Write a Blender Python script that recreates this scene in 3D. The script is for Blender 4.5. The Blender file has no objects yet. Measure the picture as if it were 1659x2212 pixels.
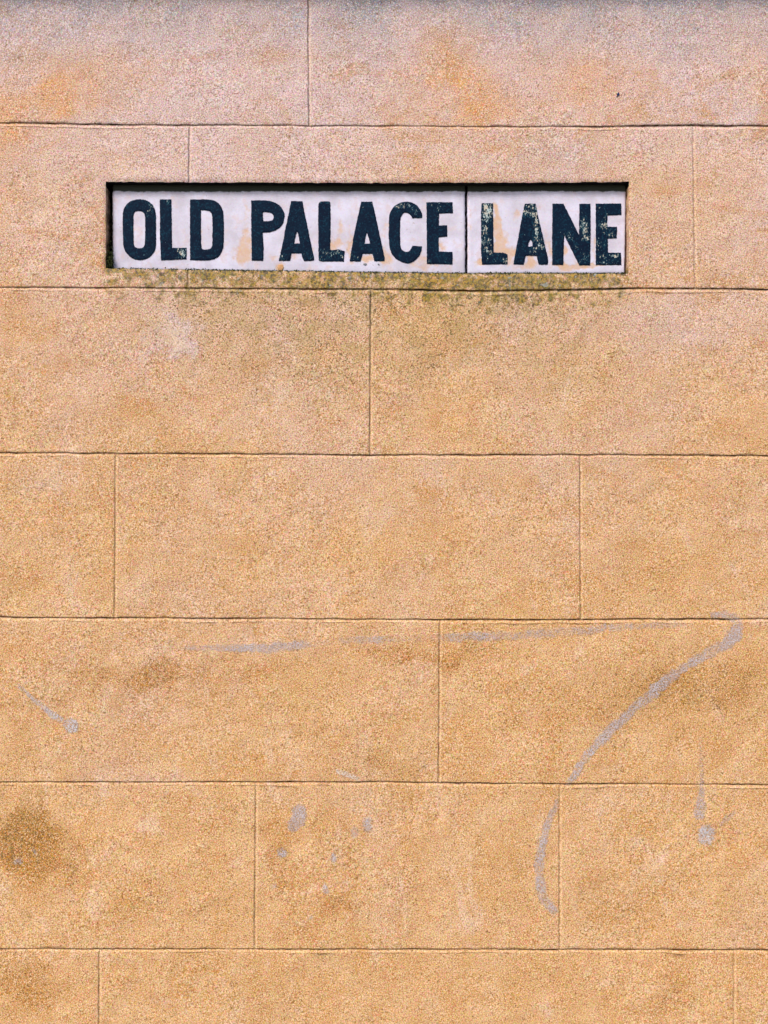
import bpy, bmesh, math, random
import numpy as np
from mathutils import Vector
from mathutils.geometry import delaunay_2d_cdt

scene = bpy.context.scene
COL = scene.collection
rng = np.random.default_rng(7)
random.seed(7)

# ------------------------------------------------------------------ camera, sky, sun, exposure
K = 0.3 / 356.0            # metres per unit of the survey grid (a course of stone is 0.30 m high)
CX, CY = 829.5, 1106.0     # survey point straight in front of the camera
CZ = 1.65                  # eye height
DIST = 2.0                 # camera to wall

cam_d = bpy.data.cameras.new('camera')
cam = bpy.data.objects.new('camera', cam_d); COL.objects.link(cam)
cam.location = (0, -DIST, CZ); cam.rotation_euler = (math.radians(90), 0, 0)
cam_d.sensor_fit = 'VERTICAL'; cam_d.sensor_height = 36.0
cam_d.lens = 36.0 * DIST / (2212.0 * K)
cam_d.clip_start = 0.05; cam_d.clip_end = 2000
scene.camera = cam

SUN_EL, SUN_AZ = math.radians(47), math.radians(-36)      # azimuth from the wall's normal, negative = left
world = bpy.data.worlds.new('World'); scene.world = world; world.use_nodes = True
wn = world.node_tree.nodes; wl = world.node_tree.links
bg = wn['Background']; sky = wn.new('ShaderNodeTexSky'); sky.sky_type = 'NISHITA'
sky.sun_disc = False; sky.sun_elevation = SUN_EL
sky.air_density = 1.0; sky.dust_density = 3.0; sky.ozone_density = 1.0
bg.inputs['Strength'].default_value = 0.10
wl.new(sky.outputs[0], bg.inputs['Color'])
sd = bpy.data.lights.new('sun', 'SUN'); sd.energy = 2.1; sd.angle = math.radians(16); sd.color = (1.0, 0.95, 0.88)
sun = bpy.data.objects.new('sun', sd); COL.objects.link(sun)
to_sun = Vector((math.sin(SUN_AZ) * math.cos(SUN_EL), -math.cos(SUN_AZ) * math.cos(SUN_EL), math.sin(SUN_EL)))
sun.rotation_euler = to_sun.to_track_quat('Z', 'Y').to_euler(); sun.location = to_sun * 20
sky.sun_rotation = math.atan2(to_sun.x, to_sun.y)
scene.view_settings.view_transform = 'Standard'; scene.view_settings.look = 'None'
scene.view_settings.gamma = 1.0; scene.view_settings.exposure = 0.85
scene.view_settings.use_curve_mapping = False

# ------------------------------------------------------------------ helpers
def P(px, py, depth=0.0):
    """survey point -> point on the wall face (depth metres behind it)"""
    f = (DIST + depth) / DIST
    return (px - CX) * K * f, CZ - (py - CY) * K * f
def to_px(x, z): return x / K + CX, CY - (z - CZ) / K

def hash2(i, j, seed):
    n = (i.astype(np.int64) * 374761393 + j.astype(np.int64) * 668265263 + seed * 974634777) & 0xFFFFFFFF
    n = ((n ^ (n >> 13)) * 1274126177) & 0xFFFFFFFF
    return ((n ^ (n >> 16)) & 0xFFFF) / 65535.0
def vnoise(x, y, seed=0):
    xi, yi = np.floor(x), np.floor(y); fx, fy = x - xi, y - yi
    fx = fx * fx * (3 - 2 * fx); fy = fy * fy * (3 - 2 * fy)
    a = hash2(xi, yi, seed); b = hash2(xi + 1, yi, seed); c = hash2(xi, yi + 1, seed); d = hash2(xi + 1, yi + 1, seed)
    return (a * (1 - fx) + b * fx) * (1 - fy) + (c * (1 - fx) + d * fx) * fy
def fbm(x, y, seed=0, octv=4):
    s = 0.0; a = 0.5; t = 0.0
    for o in range(octv):
        s = s + a * vnoise(x * 2 ** o, y * 2 ** o, seed + o * 17); t += a; a *= 0.5
    return s / t
def sstep(a, b, x):
    t = np.clip((x - a) / (b - a), 0, 1); return t * t * (3 - 2 * t)
def spots(px, py, lst):
    s = np.zeros_like(px)
    for (x, y, rx, ry, a) in lst: s += a * np.exp(-(((px - x) / rx) ** 2 + ((py - y) / ry) ** 2))
    return s

def link(name, me, mat=None, parent=None):
    o = bpy.data.objects.new(name, me); COL.objects.link(o)
    if mat: me.materials.append(mat)
    if parent: o.parent = parent
    return o
def mesh_np(name, verts, faces, attrs=None, smooth=True):
    me = bpy.data.meshes.new(name)
    me.from_pydata(verts if isinstance(verts, list) else verts.tolist(), [], faces if isinstance(faces, list) else faces.tolist())
    for k, v in (attrs or {}).items():
        a = me.attributes.new(k, 'FLOAT', 'POINT'); a.data.foreach_set('value', np.asarray(v, dtype=np.float32).ravel())
    me.polygons.foreach_set('use_smooth', [smooth] * len(me.polygons))
    me.update(); return me
def tag(o, label=None, cat=None, group=None, kind=None):
    for k, v in (('label', label), ('category', cat), ('group', group), ('kind', kind)):
        if v: o[k] = v
    return o
def box_bm(bm, x0, x1, y0, y1, z0, z1):
    v = [bm.verts.new(p) for p in ((x0,y0,z0),(x1,y0,z0),(x1,y1,z0),(x0,y1,z0),(x0,y0,z1),(x1,y0,z1),(x1,y1,z1),(x0,y1,z1))]
    for f in ((0,3,2,1),(4,5,6,7),(0,1,5,4),(1,2,6,5),(2,3,7,6),(3,0,4,7)): bm.faces.new([v[i] for i in f])
def bm_mesh(name, bm):
    me = bpy.data.meshes.new(name); bmesh.ops.recalc_face_normals(bm, faces=bm.faces); bm.to_mesh(me); bm.free(); return me

# ------------------------------------------------------------------ node helpers
class NT:
    def __init__(s, name):
        s.m = bpy.data.materials.new(name); s.m.use_nodes = True
        s.n = s.m.node_tree.nodes; s.l = s.m.node_tree.links
        s.b = s.n['Principled BSDF']; s.out = s.n['Material Output']
        s.tc = s.n.new('ShaderNodeTexCoord').outputs['Object']
    def put(s, sock, v):
        if isinstance(v, (int, float)): sock.default_value = v
        elif isinstance(v, tuple): sock.default_value = v if len(v) == 4 or sock.type == 'VECTOR' else (*v, 1)
        else: s.l.new(v, sock)
    def noise(s, scale, detail=2.0, rough=0.5, dist=0.0, out='Fac', vec=None):
        t = s.n.new('ShaderNodeTexNoise'); s.l.new(vec or s.tc, t.inputs['Vector'])
        t.inputs['Scale'].default_value = scale; t.inputs['Detail'].default_value = detail
        t.inputs['Roughness'].default_value = rough; t.inputs['Distortion'].default_value = dist
        return t.outputs[out]
    def vor(s, scale, out='Distance', vec=None):
        t = s.n.new('ShaderNodeTexVoronoi'); s.l.new(vec or s.tc, t.inputs['Vector']); t.inputs['Scale'].default_value = scale
        return t.outputs[out]
    def mapped(s, scale=(1,1,1), rot=(0,0,0)):
        t = s.n.new('ShaderNodeMapping'); s.l.new(s.tc, t.inputs['Vector'])
        t.inputs['Scale'].default_value = scale; t.inputs['Rotation'].default_value = rot; return t.outputs[0]
    def math(s, op, a, b=0.0, c=None, clamp=False):
        t = s.n.new('ShaderNodeMath'); t.operation = op; t.use_clamp = clamp
        s.put(t.inputs[0], a); s.put(t.inputs[1], b)
        if c is not None: s.put(t.inputs[2], c)
        return t.outputs[0]
    def step(s, v, a, b, lo=0.0, hi=1.0):
        t = s.n.new('ShaderNodeMapRange'); t.interpolation_type = 'SMOOTHSTEP'
        s.put(t.inputs['Value'], v); s.put(t.inputs['From Min'], a); s.put(t.inputs['From Max'], b)
        s.put(t.inputs['To Min'], lo); s.put(t.inputs['To Max'], hi); return t.outputs[0]
    def mix(s, f, a, b, blend='MIX'):
        t = s.n.new('ShaderNodeMix'); t.data_type = 'RGBA'; t.blend_type = blend; t.clamp_factor = True
        s.put(t.inputs[0], f); s.put(t.inputs[6], a); s.put(t.inputs[7], b); return t.outputs[2]
    def attr(s, name):
        t = s.n.new('ShaderNodeAttribute'); t.attribute_name = name; return t.outputs['Fac']
    def bump(s, h, strength=1.0, dist=0.001):
        t = s.n.new('ShaderNodeBump'); t.inputs['Strength'].default_value = strength
        t.inputs['Distance'].default_value = dist; s.l.new(h, t.inputs['Height']); s.l.new(t.outputs[0], s.b.inputs['Normal'])
    def done(s, col, rough=0.9, spec=0.2):
        s.put(s.b.inputs['Base Color'], col); s.put(s.b.inputs['Roughness'], rough)
        s.b.inputs['Specular IOR Level'].default_value = spec; return s.m

# ------------------------------------------------------------------ materials
def stone_mat(name, recess_shade=False):
    t = NT(name)
    big = t.noise(3.2, 5, 0.6); mid = t.noise(14, 4, 0.6); mid2 = t.noise(36, 3, 0.6)
    tan = t.mix(t.step(mid, 0.35, 0.68), (0.540, 0.292, 0.112), (0.605, 0.370, 0.182))
    pinkf = t.math('ADD', t.attr('pink'), t.math('MULTIPLY', t.math('SUBTRACT', big, 0.5), 1.35))
    pink = t.mix(t.step(mid2, 0.3, 0.7), (0.53, 0.365, 0.335), (0.60, 0.455, 0.445))
    c = t.mix(t.step(pinkf, 0.0, 1.05), tan, pink)
    c = t.mix(t.math('MULTIPLY', t.attr('rust'), t.step(mid, 0.25, 0.7, 0.45, 1.0), clamp=True), c, (0.58, 0.275, 0.080))
    # broad dirty clouds
    c = t.mix(t.step(t.noise(5.5, 5, 0.65), 0.48, 0.72, 0.0, 0.34), c, (0.42, 0.235, 0.085))
    sw = t.noise(7, 5, 0.62, 1.4, vec=t.mapped((1.0, 1, 1.7), (0, math.radians(35), 0)))
    c = t.mix(t.step(sw, 0.52, 0.70, 0.0, 0.62), c, (0.47, 0.225, 0.065))
    c = t.mix(t.step(t.noise(10, 5, 0.65, 1.0, vec=t.mapped((1.6, 1, 1), (0, math.radians(-30), 0))), 0.53, 0.72, 0.0, 0.55), c, (0.66, 0.48, 0.36))
    brn = t.step(t.math('ADD', t.attr('brown'), t.math('MULTIPLY', t.math('SUBTRACT', t.noise(26, 5, 0.65, 0.6), 0.5), 0.75)), 0.12, 0.90, 0.0, 0.92)
    c = t.mix(brn, c, (0.425, 0.185, 0.030))
    c = t.mix(t.math('MULTIPLY', t.attr('grey'), t.step(mid, 0.3, 0.7, 0.6, 1.1), clamp=True), c, (0.235, 0.245, 0.29))  # shade at the wall top, painted in as grey-blue
    # sand grains: light and dark, warm and cool
    g1 = t.noise(400, 3, 0.7); g2 = t.noise(540, 2, 0.65)
    gc = t.mix(1.0, (0.5, 0.5, 0.5), t.mix(1.0, t.noise(380, 2, 0.65, out='Color'), (0.5, 0.5, 0.5), 'SUBTRACT'), 'ADD')
    gc = t.mix(1.0, gc, t.mix(1.0, t.noise(380, 2, 0.65, out='Color'), (0.5, 0.5, 0.5), 'SUBTRACT'), 'ADD')
    c = t.mix(0.75, c, gc, 'SOFT_LIGHT')
    c = t.mix(t.step(g2, 0.50, 0.63, 0.0, 0.72), c, t.mix(t.step(pinkf, 0.0, 1.05), (0.86, 0.65, 0.47), (0.84, 0.71, 0.69)))
    c = t.mix(t.step(g1, 0.36, 0.51, 0.88, 0.0), c, t.mix(t.step(pinkf, 0.2, 1.1), (0.285, 0.125, 0.024), (0.30, 0.175, 0.12)))
    # worm-shaped pits that hold dirt, thicker in the stained zones
    worm = t.noise(300, 3, 0.62, 0.8)
    dens = t.math('ADD', t.math('MULTIPLY', t.noise(9, 4, 0.6), 0.14), t.math('MULTIPLY', brn, 0.07))
    dens = t.math('ADD', dens, t.math('MULTIPLY', t.attr('fleck'), 0.055))
    thr = t.math('SUBTRACT', 0.685, dens)
    pit = t.step(worm, thr, t.math('ADD', thr, 0.07))
    pitc = t.mix(t.math('MULTIPLY', t.attr('fleck'), t.step(t.noise(60, 2), 0.4, 0.6), clamp=True), (0.20, 0.095, 0.028), (0.075, 0.08, 0.035))
    c = t.mix(t.math('MULTIPLY', pit, 0.86), c, pitc)
    c = t.mix(t.math('MULTIPLY', t.attr('fleck'), t.step(t.noise(24, 4, 0.65), 0.38, 0.68, 0.0, 0.42), clamp=True), c, (0.33, 0.245, 0.085))
    # lichen and algae below the nameplates
    ms = t.attr('moss')
    mn = t.noise(55, 4, 0.65, 0.6)
    mm = t.step(t.math('ADD', ms, t.math('MULTIPLY', t.math('SUBTRACT', mn, 0.5), 2.8)), 0.16, 0.70)
    mm = t.math('MULTIPLY', mm, t.step(ms, 0.03, 0.14))
    mcol = t.mix(t.step(t.noise(120, 3, 0.6), 0.42, 0.6), (0.34, 0.215, 0.022), (0.155, 0.150, 0.022))
    mcol = t.mix(t.step(t.noise(150, 3, 0.68, 0.8), 0.47, 0.57), mcol, (0.035, 0.045, 0.025))
    mcol = t.mix(t.step(t.noise(70, 2, 0.6, vec=t.mapped((1.1, 1, 1))), 0.62, 0.68), mcol, (0.20, 0.25, 0.245))
    edge = t.step(t.math('ADD', ms, t.math('MULTIPLY', t.math('SUBTRACT', mn, 0.5), 0.5)), 0.70, 0.95)
    mcol = t.mix(t.math('MULTIPLY', edge, 0.7), mcol, (0.05, 0.085, 0.07))
    c = t.mix(t.math('MULTIPLY', t.math('MULTIPLY', mm, t.step(g1, 0.25, 0.65, 0.60, 1.0)), 0.88), c, mcol)
    # dirt in the joints
    gn = t.step(t.noise(48, 4, 0.7), 0.30, 0.60, 0.35, 1.0)
    gcol = t.mix(t.step(t.noise(11, 2), 0.42, 0.6), (0.065, 0.026, 0.005), (0.022, 0.016, 0.010))
    c = t.mix(t.math('MULTIPLY', t.attr('groove'), gn, clamp=True), c, gcol)
    c = t.mix(t.math('MULTIPLY', t.attr('lip'), t.step(t.noise(40, 3), 0.3, 0.7, 0.2, 0.8), clamp=True), c, (0.72, 0.55, 0.36))  # light on the lower joint edge painted pale; also the pale scuff
    if recess_shade:
        gm = t.attr('recess_shade')
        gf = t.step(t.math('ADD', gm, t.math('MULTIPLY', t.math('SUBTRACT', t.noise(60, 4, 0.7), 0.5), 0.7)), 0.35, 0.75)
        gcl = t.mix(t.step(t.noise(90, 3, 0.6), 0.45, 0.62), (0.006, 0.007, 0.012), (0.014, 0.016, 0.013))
        c = t.mix(gf, c, gcl)  # shade inside the recess painted nearly black
    h = t.math('ADD', t.math('MULTIPLY', g1, 1.0), t.math('MULTIPLY', pit, -0.55))
    h = t.math('ADD', h, t.math('MULTIPLY', g2, 0.35))
    h = t.math('ADD', h, t.math('MULTIPLY', t.noise(90, 3, 0.6), 0.9))
    t.bump(h, 0.9, 0.0014)
    return t.done(c, 0.95, 0.1)
M_STONE = stone_mat('sandstone')
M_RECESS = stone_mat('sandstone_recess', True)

def plate_mat():
    t = NT('limewashed_plate')
    mid = t.noise(22, 4, 0.6); fine = t.noise(300, 2, 0.6); gc = t.noise(330, 1, 0.5, out='Color')
    c = t.mix(t.step(mid, 0.3, 0.7), (0.47, 0.435, 0.51), (0.60, 0.58, 0.71))
    c = t.mix(t.step(t.noise(45, 4, 0.65), 0.5, 0.68, 0.0, 0.5), c, (0.54, 0.41, 0.40))
    w = t.step(t.math('ADD', t.attr('worn'), t.math('MULTIPLY', t.math('SUBTRACT', t.noise(60, 5, 0.65), 0.5), 1.35)), 0.36, 0.82)
    wc = t.mix(t.step(t.noise(80, 3), 0.4, 0.65), (0.55, 0.355, 0.23), (0.55, 0.40, 0.33))
    c = t.mix(t.math('MULTIPLY', w, 0.9), c, wc)
    c = t.mix(0.22, c, gc, 'SOFT_LIGHT')
    c = t.mix(t.step(t.noise(210, 2, 0.5, 1.0), 0.68, 0.76, 0.0, 0.5), c, (0.25, 0.18, 0.14))
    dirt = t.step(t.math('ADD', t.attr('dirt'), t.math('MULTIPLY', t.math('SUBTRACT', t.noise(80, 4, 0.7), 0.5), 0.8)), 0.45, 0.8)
    c = t.mix(dirt, c, (0.035, 0.04, 0.03))  # painted shade at the top edge, dirt at the bottom edge
    t.bump(t.math('ADD', fine, t.math('MULTIPLY', w, -0.7)), 0.6, 0.0006)
    return t.done(c, 0.85, 0.2)
M_PLATE = plate_mat()

def letter_mat():
    t = NT('navy_letter_paint')
    c = t.mix(t.step(t.noise(30, 4, 0.6), 0.35, 0.68), (0.0011, 0.0058, 0.020), (0.0012, 0.0095, 0.026))
    c = t.mix(t.step(t.noise(330, 2, 0.6), 0.52, 0.70, 0.0, 0.7), c, (0.004, 0.040, 0.070))
    wr = t.attr('wear')
    wm = t.mapped((1.0, 1.0, 0.62), (0, math.radians(25), 0))
    wv = t.math('ADD', t.math('MULTIPLY', wr, 0.26), t.noise(340, 3, 0.66, 0.5, vec=wm))
    c = t.mix(t.step(wv, 0.66, 0.74, 0.0, 0.7), c, (0.018, 0.085, 0.115))
    chip = t.step(wv, 0.735, 0.80)
    c = t.mix(t.math('MULTIPLY', chip, 0.9), c, t.mix(t.step(t.noise(70, 2), 0.4, 0.6), (0.42, 0.50, 0.50), (0.55, 0.47, 0.38)))
    t.bump(t.math('SUBTRACT', t.noise(260, 2, 0.6), chip), 0.7, 0.0010)
    return t.done(c, 0.7, 0.08)
M_LETTER = letter_mat()

def film_mat(name, c1, c2):
    t = NT(name)
    n = t.math('ADD', t.math('MULTIPLY', t.noise(190, 3, 0.65, 0.5), 0.75), t.math('MULTIPLY', t.noise(45, 4, 0.65), 0.4))
    a = t.step(t.math('ADD', t.attr('cover'), t.math('MULTIPLY', t.math('SUBTRACT', n, 0.5), 2.1)), 0.05, 0.95, 0.0, 0.80)
    gg = t.noise(400, 3, 0.7); a = t.math('MULTIPLY', a, t.step(gg, 0.38, 0.58, 0.12, 1.0)); a = t.math('MULTIPLY', a, t.step(t.noise(26, 5, 0.72), 0.36, 0.60, 0.45, 1.0))
    c = t.mix(t.step(gg, 0.35, 0.65), c1, c2)
    pit = t.noise(205, 3, 0.6, 0.9); c = t.mix(t.step(pit, 0.60, 0.67, 0.0, 0.7), c, (0.13, 0.08, 0.05))
    t.bump(t.noise(310, 3, 0.7), 0.9, 0.0012)
    t.done(c, 0.9, 0.15)
    tr = t.n.new('ShaderNodeBsdfTransparent'); mx = t.n.new('ShaderNodeMixShader')
    t.l.new(a, mx.inputs[0]); t.l.new(tr.outputs[0], mx.inputs[1]); t.l.new(t.b.outputs[0], mx.inputs[2])
    t.l.new(mx.outputs[0], t.out.inputs['Surface']); return t.m
M_FILM = film_mat('faded_grey_paint', (0.31, 0.285, 0.305), (0.56, 0.51, 0.55))
M_FILM_BLUE = film_mat('pale_blue_paint', (0.35, 0.345, 0.375), (0.60, 0.585, 0.64))
M_FILM_WHITE = film_mat('white_scuff', (0.6, 0.5, 0.42), (0.75, 0.66, 0.6))

def simple(name, c1, c2, scale=40, rough=0.9, bump=0.002, bscale=200):
    t = NT(name); c = t.mix(t.noise(scale, 4, 0.6), c1, c2); t.bump(t.noise(bscale, 3), 0.8, bump); return t.done(c, rough, 0.2)
M_MOSS = simple('moss_leaf', (0.012, 0.035, 0.018), (0.10, 0.11, 0.03), 60)
M_NAVY = simple('blue_fleck', (0.012, 0.02, 0.07), (0.03, 0.06, 0.16), 300)
M_CHIP = simple('chip_stone', (0.40, 0.20, 0.09), (0.55, 0.33, 0.17), 200)
M_CHIPG = simple('chip_grey', (0.16, 0.18, 0.20), (0.34, 0.34, 0.36), 200)
M_PAVE = simple('paving', (0.22, 0.20, 0.175), (0.31, 0.285, 0.25), 6)
M_ROAD = simple('asphalt', (0.04, 0.04, 0.042), (0.065, 0.064, 0.062), 30)
M_KERB = simple('kerb_stone', (0.26, 0.25, 0.23), (0.36, 0.34, 0.31), 20)
M_EARTH = simple('ground_soil', (0.09, 0.085, 0.06), (0.14, 0.12, 0.08), 2)

# ------------------------------------------------------------------ survey of the wall
X = lambda px: (px - CX) * K
Zf = lambda py: CZ - (py - CY) * K
HL = [  # bed joints: top edge of each joint (px, py)
    [(0,-96),(830,-92),(1659,-90)],
    [(0,264),(120,265.5),(300,268),(660,269.8),(830,270.5),(1180,273),(1330,271.5),(1430,269),(1659,269.8)],
    [(0,619.5),(400,620.8),(830,623.5),(1080,626.5),(1220,624.5),(1360,620.5),(1480,621.2),(1659,623.8)],
    [(0,976.5),(400,978.5),(800,981.5),(1330,981),(1659,983)],
    [(0,1332),(400,1334),(830,1336.5),(1000,1337.5),(1500,1335.5),(1659,1336)],
    [(0,1688),(830,1687.8),(1100,1691),(1659,1694)],
    [(0,2048.5),(830,2049),(1659,2050.5)],
    [(0,2406),(1659,2409)],
]
for i in range(1, 2): HL.append([(0, 2406 + 357 * i), (1659, 2409 + 357 * i)])
for i in range(1, 5): HL.insert(0, [(0, -96 - 356 * i), (1659, -90 - 356 * i)])
OFFR = 5                                     # index of the joint above the name plates
VJ = {  # perpends, per course below joint index: (px at top, px at bottom, darkness)
    4: [(665, 668, .75), (-330, -331, .5), (1720, 1722, .5)],
    5: [(409, 406, .75), (1497, 1502, .34), (-560, -561, .5), (2350, 2351, .5)],
    6: [(801, 799.5, .85), (-190, -190, .5), (1830, 1832, .5)],
    7: [(249.5, 247.5, .6), (1253, 1255, .6), (-760, -760, .5), (2260, 2261, .5)],
    8: [(950, 948, .6), (-120, -120, .5), (1930, 1932, .5)],
    9: [(553, 550, .55), (1209, 1209, .55), (-480, -480, .5), (2200, 2200, .5)],
    10: [(215, 213, .65), (1585, 1587, .25), (-700, -700, .5), (2480, 2480, .5)],
}
for c in (0, 1, 2, 3, 11, 12): VJ[c] = [(x + (137 * c) % 400, x + (137 * c) % 400, .5) for x in (-1500, -600, 350, 1300, 2250)]

OPX0, OPX1 = 343.8 * .6636, 2048 * .6636            # sides of the sunk panel
OT = [(220, 392), (406, 393), (830, 394.5), (1200, 393.5), (1360, 392)]
OB = [(220, 579), (243, 580), (540, 584.5), (830, 588.5), (1005, 590.5), (1360, 590.5)]
def lin(line, px):
    xs, ys = zip(*line); return np.interp(px, xs, ys)

def profile_h(px, py):
    """bed joints: sunk depth (m), dirt, lit lip"""
    dep = np.zeros_like(px); dirt = np.zeros_like(px); lip = np.zeros_like(px)
    for k, line in enumerate(HL):
        wob = (vnoise(px / 9.0, px * 0 + k, 3) - .5) * 1.0 + (vnoise(px / 45.0, px * 0 + k, 5) - .5) * 1.2
        w = 0.70 + 0.65 * (fbm(px / 70.0, px * 0 + k * 3.1, 9, 3) - .3)
        if k == 5: w = w * np.interp(px, [0, 500, 900, 1250, 1330, 1480, 1659], [1.1, .9, .75, .9, 1.25, 1.25, 1.1])
        if k == 6: w = w * np.interp(px, [0, 600, 1100, 1300, 1659], [.9, 1.05, 1.35, 1.3, 1.05])
        t = (py - lin(line, px) - wob) / w * K * 1000      # mm below the upper arris
        d = np.where(t < 3.0, sstep(-.4, .8, t), 1 - sstep(3.0, 8.5, t)) * (t > -.5) * (t < 8.6)
        dep = np.maximum(dep, d * 0.0020 * w)
        dirt = np.maximum(dirt, sstep(-.6, .5, t) * (1 - sstep(1.9, 3.8, t)) * np.clip(w * 1.05, 0, 1.05))
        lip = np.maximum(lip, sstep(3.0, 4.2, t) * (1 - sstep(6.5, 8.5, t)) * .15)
        dirt = np.maximum(dirt, sstep(8.4, 9.2, t) * (1 - sstep(9.8, 10.8, t)) * .8 * sstep(.48, .62, fbm(px / 60., px * 0 + k, 77, 3)))
    return dep, dirt, lip
def profile_v(px, py):
    dep = np.zeros_like(px); dirt = np.zeros_like(px); lip = np.zeros_like(px)
    for c, js in VJ.items():
        if c + 1 >= len(HL): continue
        y0 = lin(HL[c], px); y1 = lin(HL[c + 1], px)
        on = (py > y0) & (py < y1 + 2); f = (py - y0) / (y1 - y0)
        for (xa, xb, dk) in js:
            wob = (vnoise(py / 11.0, py * 0 + xa, 21) - .5) * 1.3
            t = (px - (xa + (xb - xa) * f) - wob) * K * 1000 + 2.0     # mm right of the left arris
            d = np.where(t < 2.2, sstep(-.4, .8, t), 1 - sstep(2.2, 6.5, t)) * (t > -.5) * (t < 6.6) * on
            a = .45 + .55 * dk
            dep = np.maximum(dep, d * .0016 * a)
            n = .45 + .85 * fbm(py / 60.0, py * 0 + xa, 31, 3)
            dirt = np.maximum(dirt, sstep(-.6, .4, t) * (1 - sstep(1.6, 3.4, t)) * dk * .85 * n * on)
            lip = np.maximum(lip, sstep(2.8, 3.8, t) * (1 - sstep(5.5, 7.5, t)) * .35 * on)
    return dep, dirt, lip
def relief(x, z):
    px, py = to_px(x, z)
    a, b, c = profile_h(px, py); a2, b2, c2 = profile_v(px, py)
    und = (fbm(x * 9, z * 9, 41, 3) - .5) * .0042 + (fbm(x * 45, z * 45, 43, 3) - .5) * .0019
    return np.maximum(a, a2) + und, np.maximum(b, b2), np.maximum(c, c2)

# ------------------------------------------------------------------ the wall
wall = bpy.data.objects.new('stone_wall', None); COL.objects.link(wall); wall.location = (0, 0, 0)
tag(wall, 'warm sandstone coloured wall of large smooth coursed blocks with thin dark joints', 'wall')
WX0, WX1, WZ0, WZ1 = -2.6, 2.6, 0.0, 3.9
def lines(lo, hi, fine_lo, fine_hi, base, coarse, specials):
    vals = set(np.round(np.arange(fine_lo, fine_hi, base), 5)) | {lo, hi}
    vals |= set(np.round(np.arange(lo, fine_lo, coarse), 5)) | set(np.round(np.arange(fine_hi, hi, coarse), 5))
    for (s, a, b, st) in specials: vals = {v for v in vals if not (s + a - st < v < s + b + st)}
    for (s, a, b, st) in specials: vals |= set(np.round(s + np.arange(a, b + 1e-6, st), 5))
    v = np.array(sorted(v for v in vals if lo - 1e-6 <= v <= hi + 1e-6))
    return v[np.concatenate([[True], np.diff(v) > 2.5e-4])]
vs = []
for c, js in VJ.items():
    for (xa, xb, dk) in js:
        if abs(X(xa)) < 1.55:
            m0, m1 = min(xa, xb), max(xa, xb)
            vs.append((X((m0 + m1) / 2), -.0045 - (m1 - m0) * K / 2, .0060 + (m1 - m0) * K / 2, .0009))
gx = lines(WX0, WX1, -1.0, 1.0, .005, .03, vs)
ox0, ox1 = X(OPX0), X(OPX1)
gx = gx[(np.abs(gx - ox0) > .0012) & (np.abs(gx - ox1) > .0012)]
gx = np.sort(np.concatenate([gx, [ox0, ox1]]))
# rows follow the (slightly bent) joints: nominal level -> surveyed line at that x
anch = [(float(np.mean([p[1] for p in l])), l) for l in HL] + [(393.4, OT), (587.0, OB)]
anch.sort(key=lambda a: a[0])
hs = [(Zf(a), -.0095, .0015, .0008) for a, l in anch if l is not OT and l is not OB and WZ0 < Zf(a) < WZ1]
gz = lines(WZ0, WZ1, .62, 2.72, .005, .03, hs)
tz, bz = Zf(393.4), Zf(587.0)
gz = gz[(np.abs(gz - tz) > .0015) & (np.abs(gz - bz) > .0015)]
gz = np.sort(np.concatenate([gz, [tz, bz]]))
nx, nz = len(gx), len(gz)
GX, GZ = np.meshgrid(gx, gz)                      # [row z, col x]
PX, PYn = to_px(GX, GZ)
PY = PYn.copy()
an = np.array([a for a, _ in anch])
for j in range(nx):
    off = np.array([lin(l, PX[0, j]) - a for a, l in anch])
    PY[:, j] = PYn[:, j] + np.interp(PYn[:, j], an, off)
_, GZw = GX, CZ - (PY - CY) * K
GZw[0, :] = WZ0; GZw[-1, :] = WZ1
px, py = PX.ravel(), PY.ravel(); x, z = GX.ravel(), GZw.ravel()
dep, dirt, lip = relief(x, z)
# worn arris round the sunk panel
inx = (px > OPX0 - 3) & (px < OPX1 + 3); iny = (py > 385) & (py < 598)
edge = np.minimum.reduce([np.where(iny, np.abs(px - OPX0), 99), np.where(iny, np.abs(px - OPX1), 99),
                          np.where(inx, np.abs(py - lin(OT, px)), 99), np.where(inx, np.abs(py - lin(OB, px)), 99)])
dep = dep + .0016 * np.exp(-(edge / 2.0) ** 2)
onedge = edge < .2
z = z + np.where(onedge, (fbm(px / 9, py / 9, 51, 2) - .5) * .0022, 0)
x = x + np.where(onedge, (fbm(px / 9, py / 9, 52, 2) - .5) * .0022, 0)

warpx = px + (fbm(px / 60, py / 60, 61) - .5) * 60; warpy = py + (fbm(px / 60, py / 60, 62) - .5) * 60
warpx = warpx + (fbm(px / 22, py / 22, 63) - .5) * 70; warpy = warpy + (fbm(px / 22, py / 22, 64) - .5) * 70
pinkA = np.interp(py, [-400, 0, 330, 620, 980, 1340, 1690, 2200], [.95, .95, .72, .38, .22, .12, .02, -.06])
pinkA = pinkA + spots(warpx, warpy, [(372,738,48,34,1.3),(330,130,190,60,.3),(560,160,120,80,.25),(860,60,120,60,.2),(1550,220,130,50,.25),(1150,330,250,30,.2),
        (760,1190,90,30,-.2),(120,1020,120,60,.2),(1450,700,160,80,.25),(1130,470,50,30,.2),(1050,1660,90,25,.25),(720,1210,200,80,-.1),(840,1990,50,150,.25),(330,1700,200,40,.2)])
rust = spots(warpx, warpy, [(95,212,120,42,1.0),(230,140,110,36,.6),(170,180,60,40,.45),(0,400,40,170,.6),(0,270,70,40,.6),(955,105,60,75,.95),(1010,190,75,65,.9),(1320,220,140,45,.45),(1180,120,110,40,.35),(1065,245,90,40,.6),(1250,190,60,50,.4),
        (560,110,70,30,.4),(1300,160,130,50,.3),(1590,60,90,50,.3),(1640,190,60,40,.4),(30,660,60,70,.5),(150,760,150,120,.2),(940,1405,110,26,.55),(1210,1350,120,20,.2)])
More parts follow.
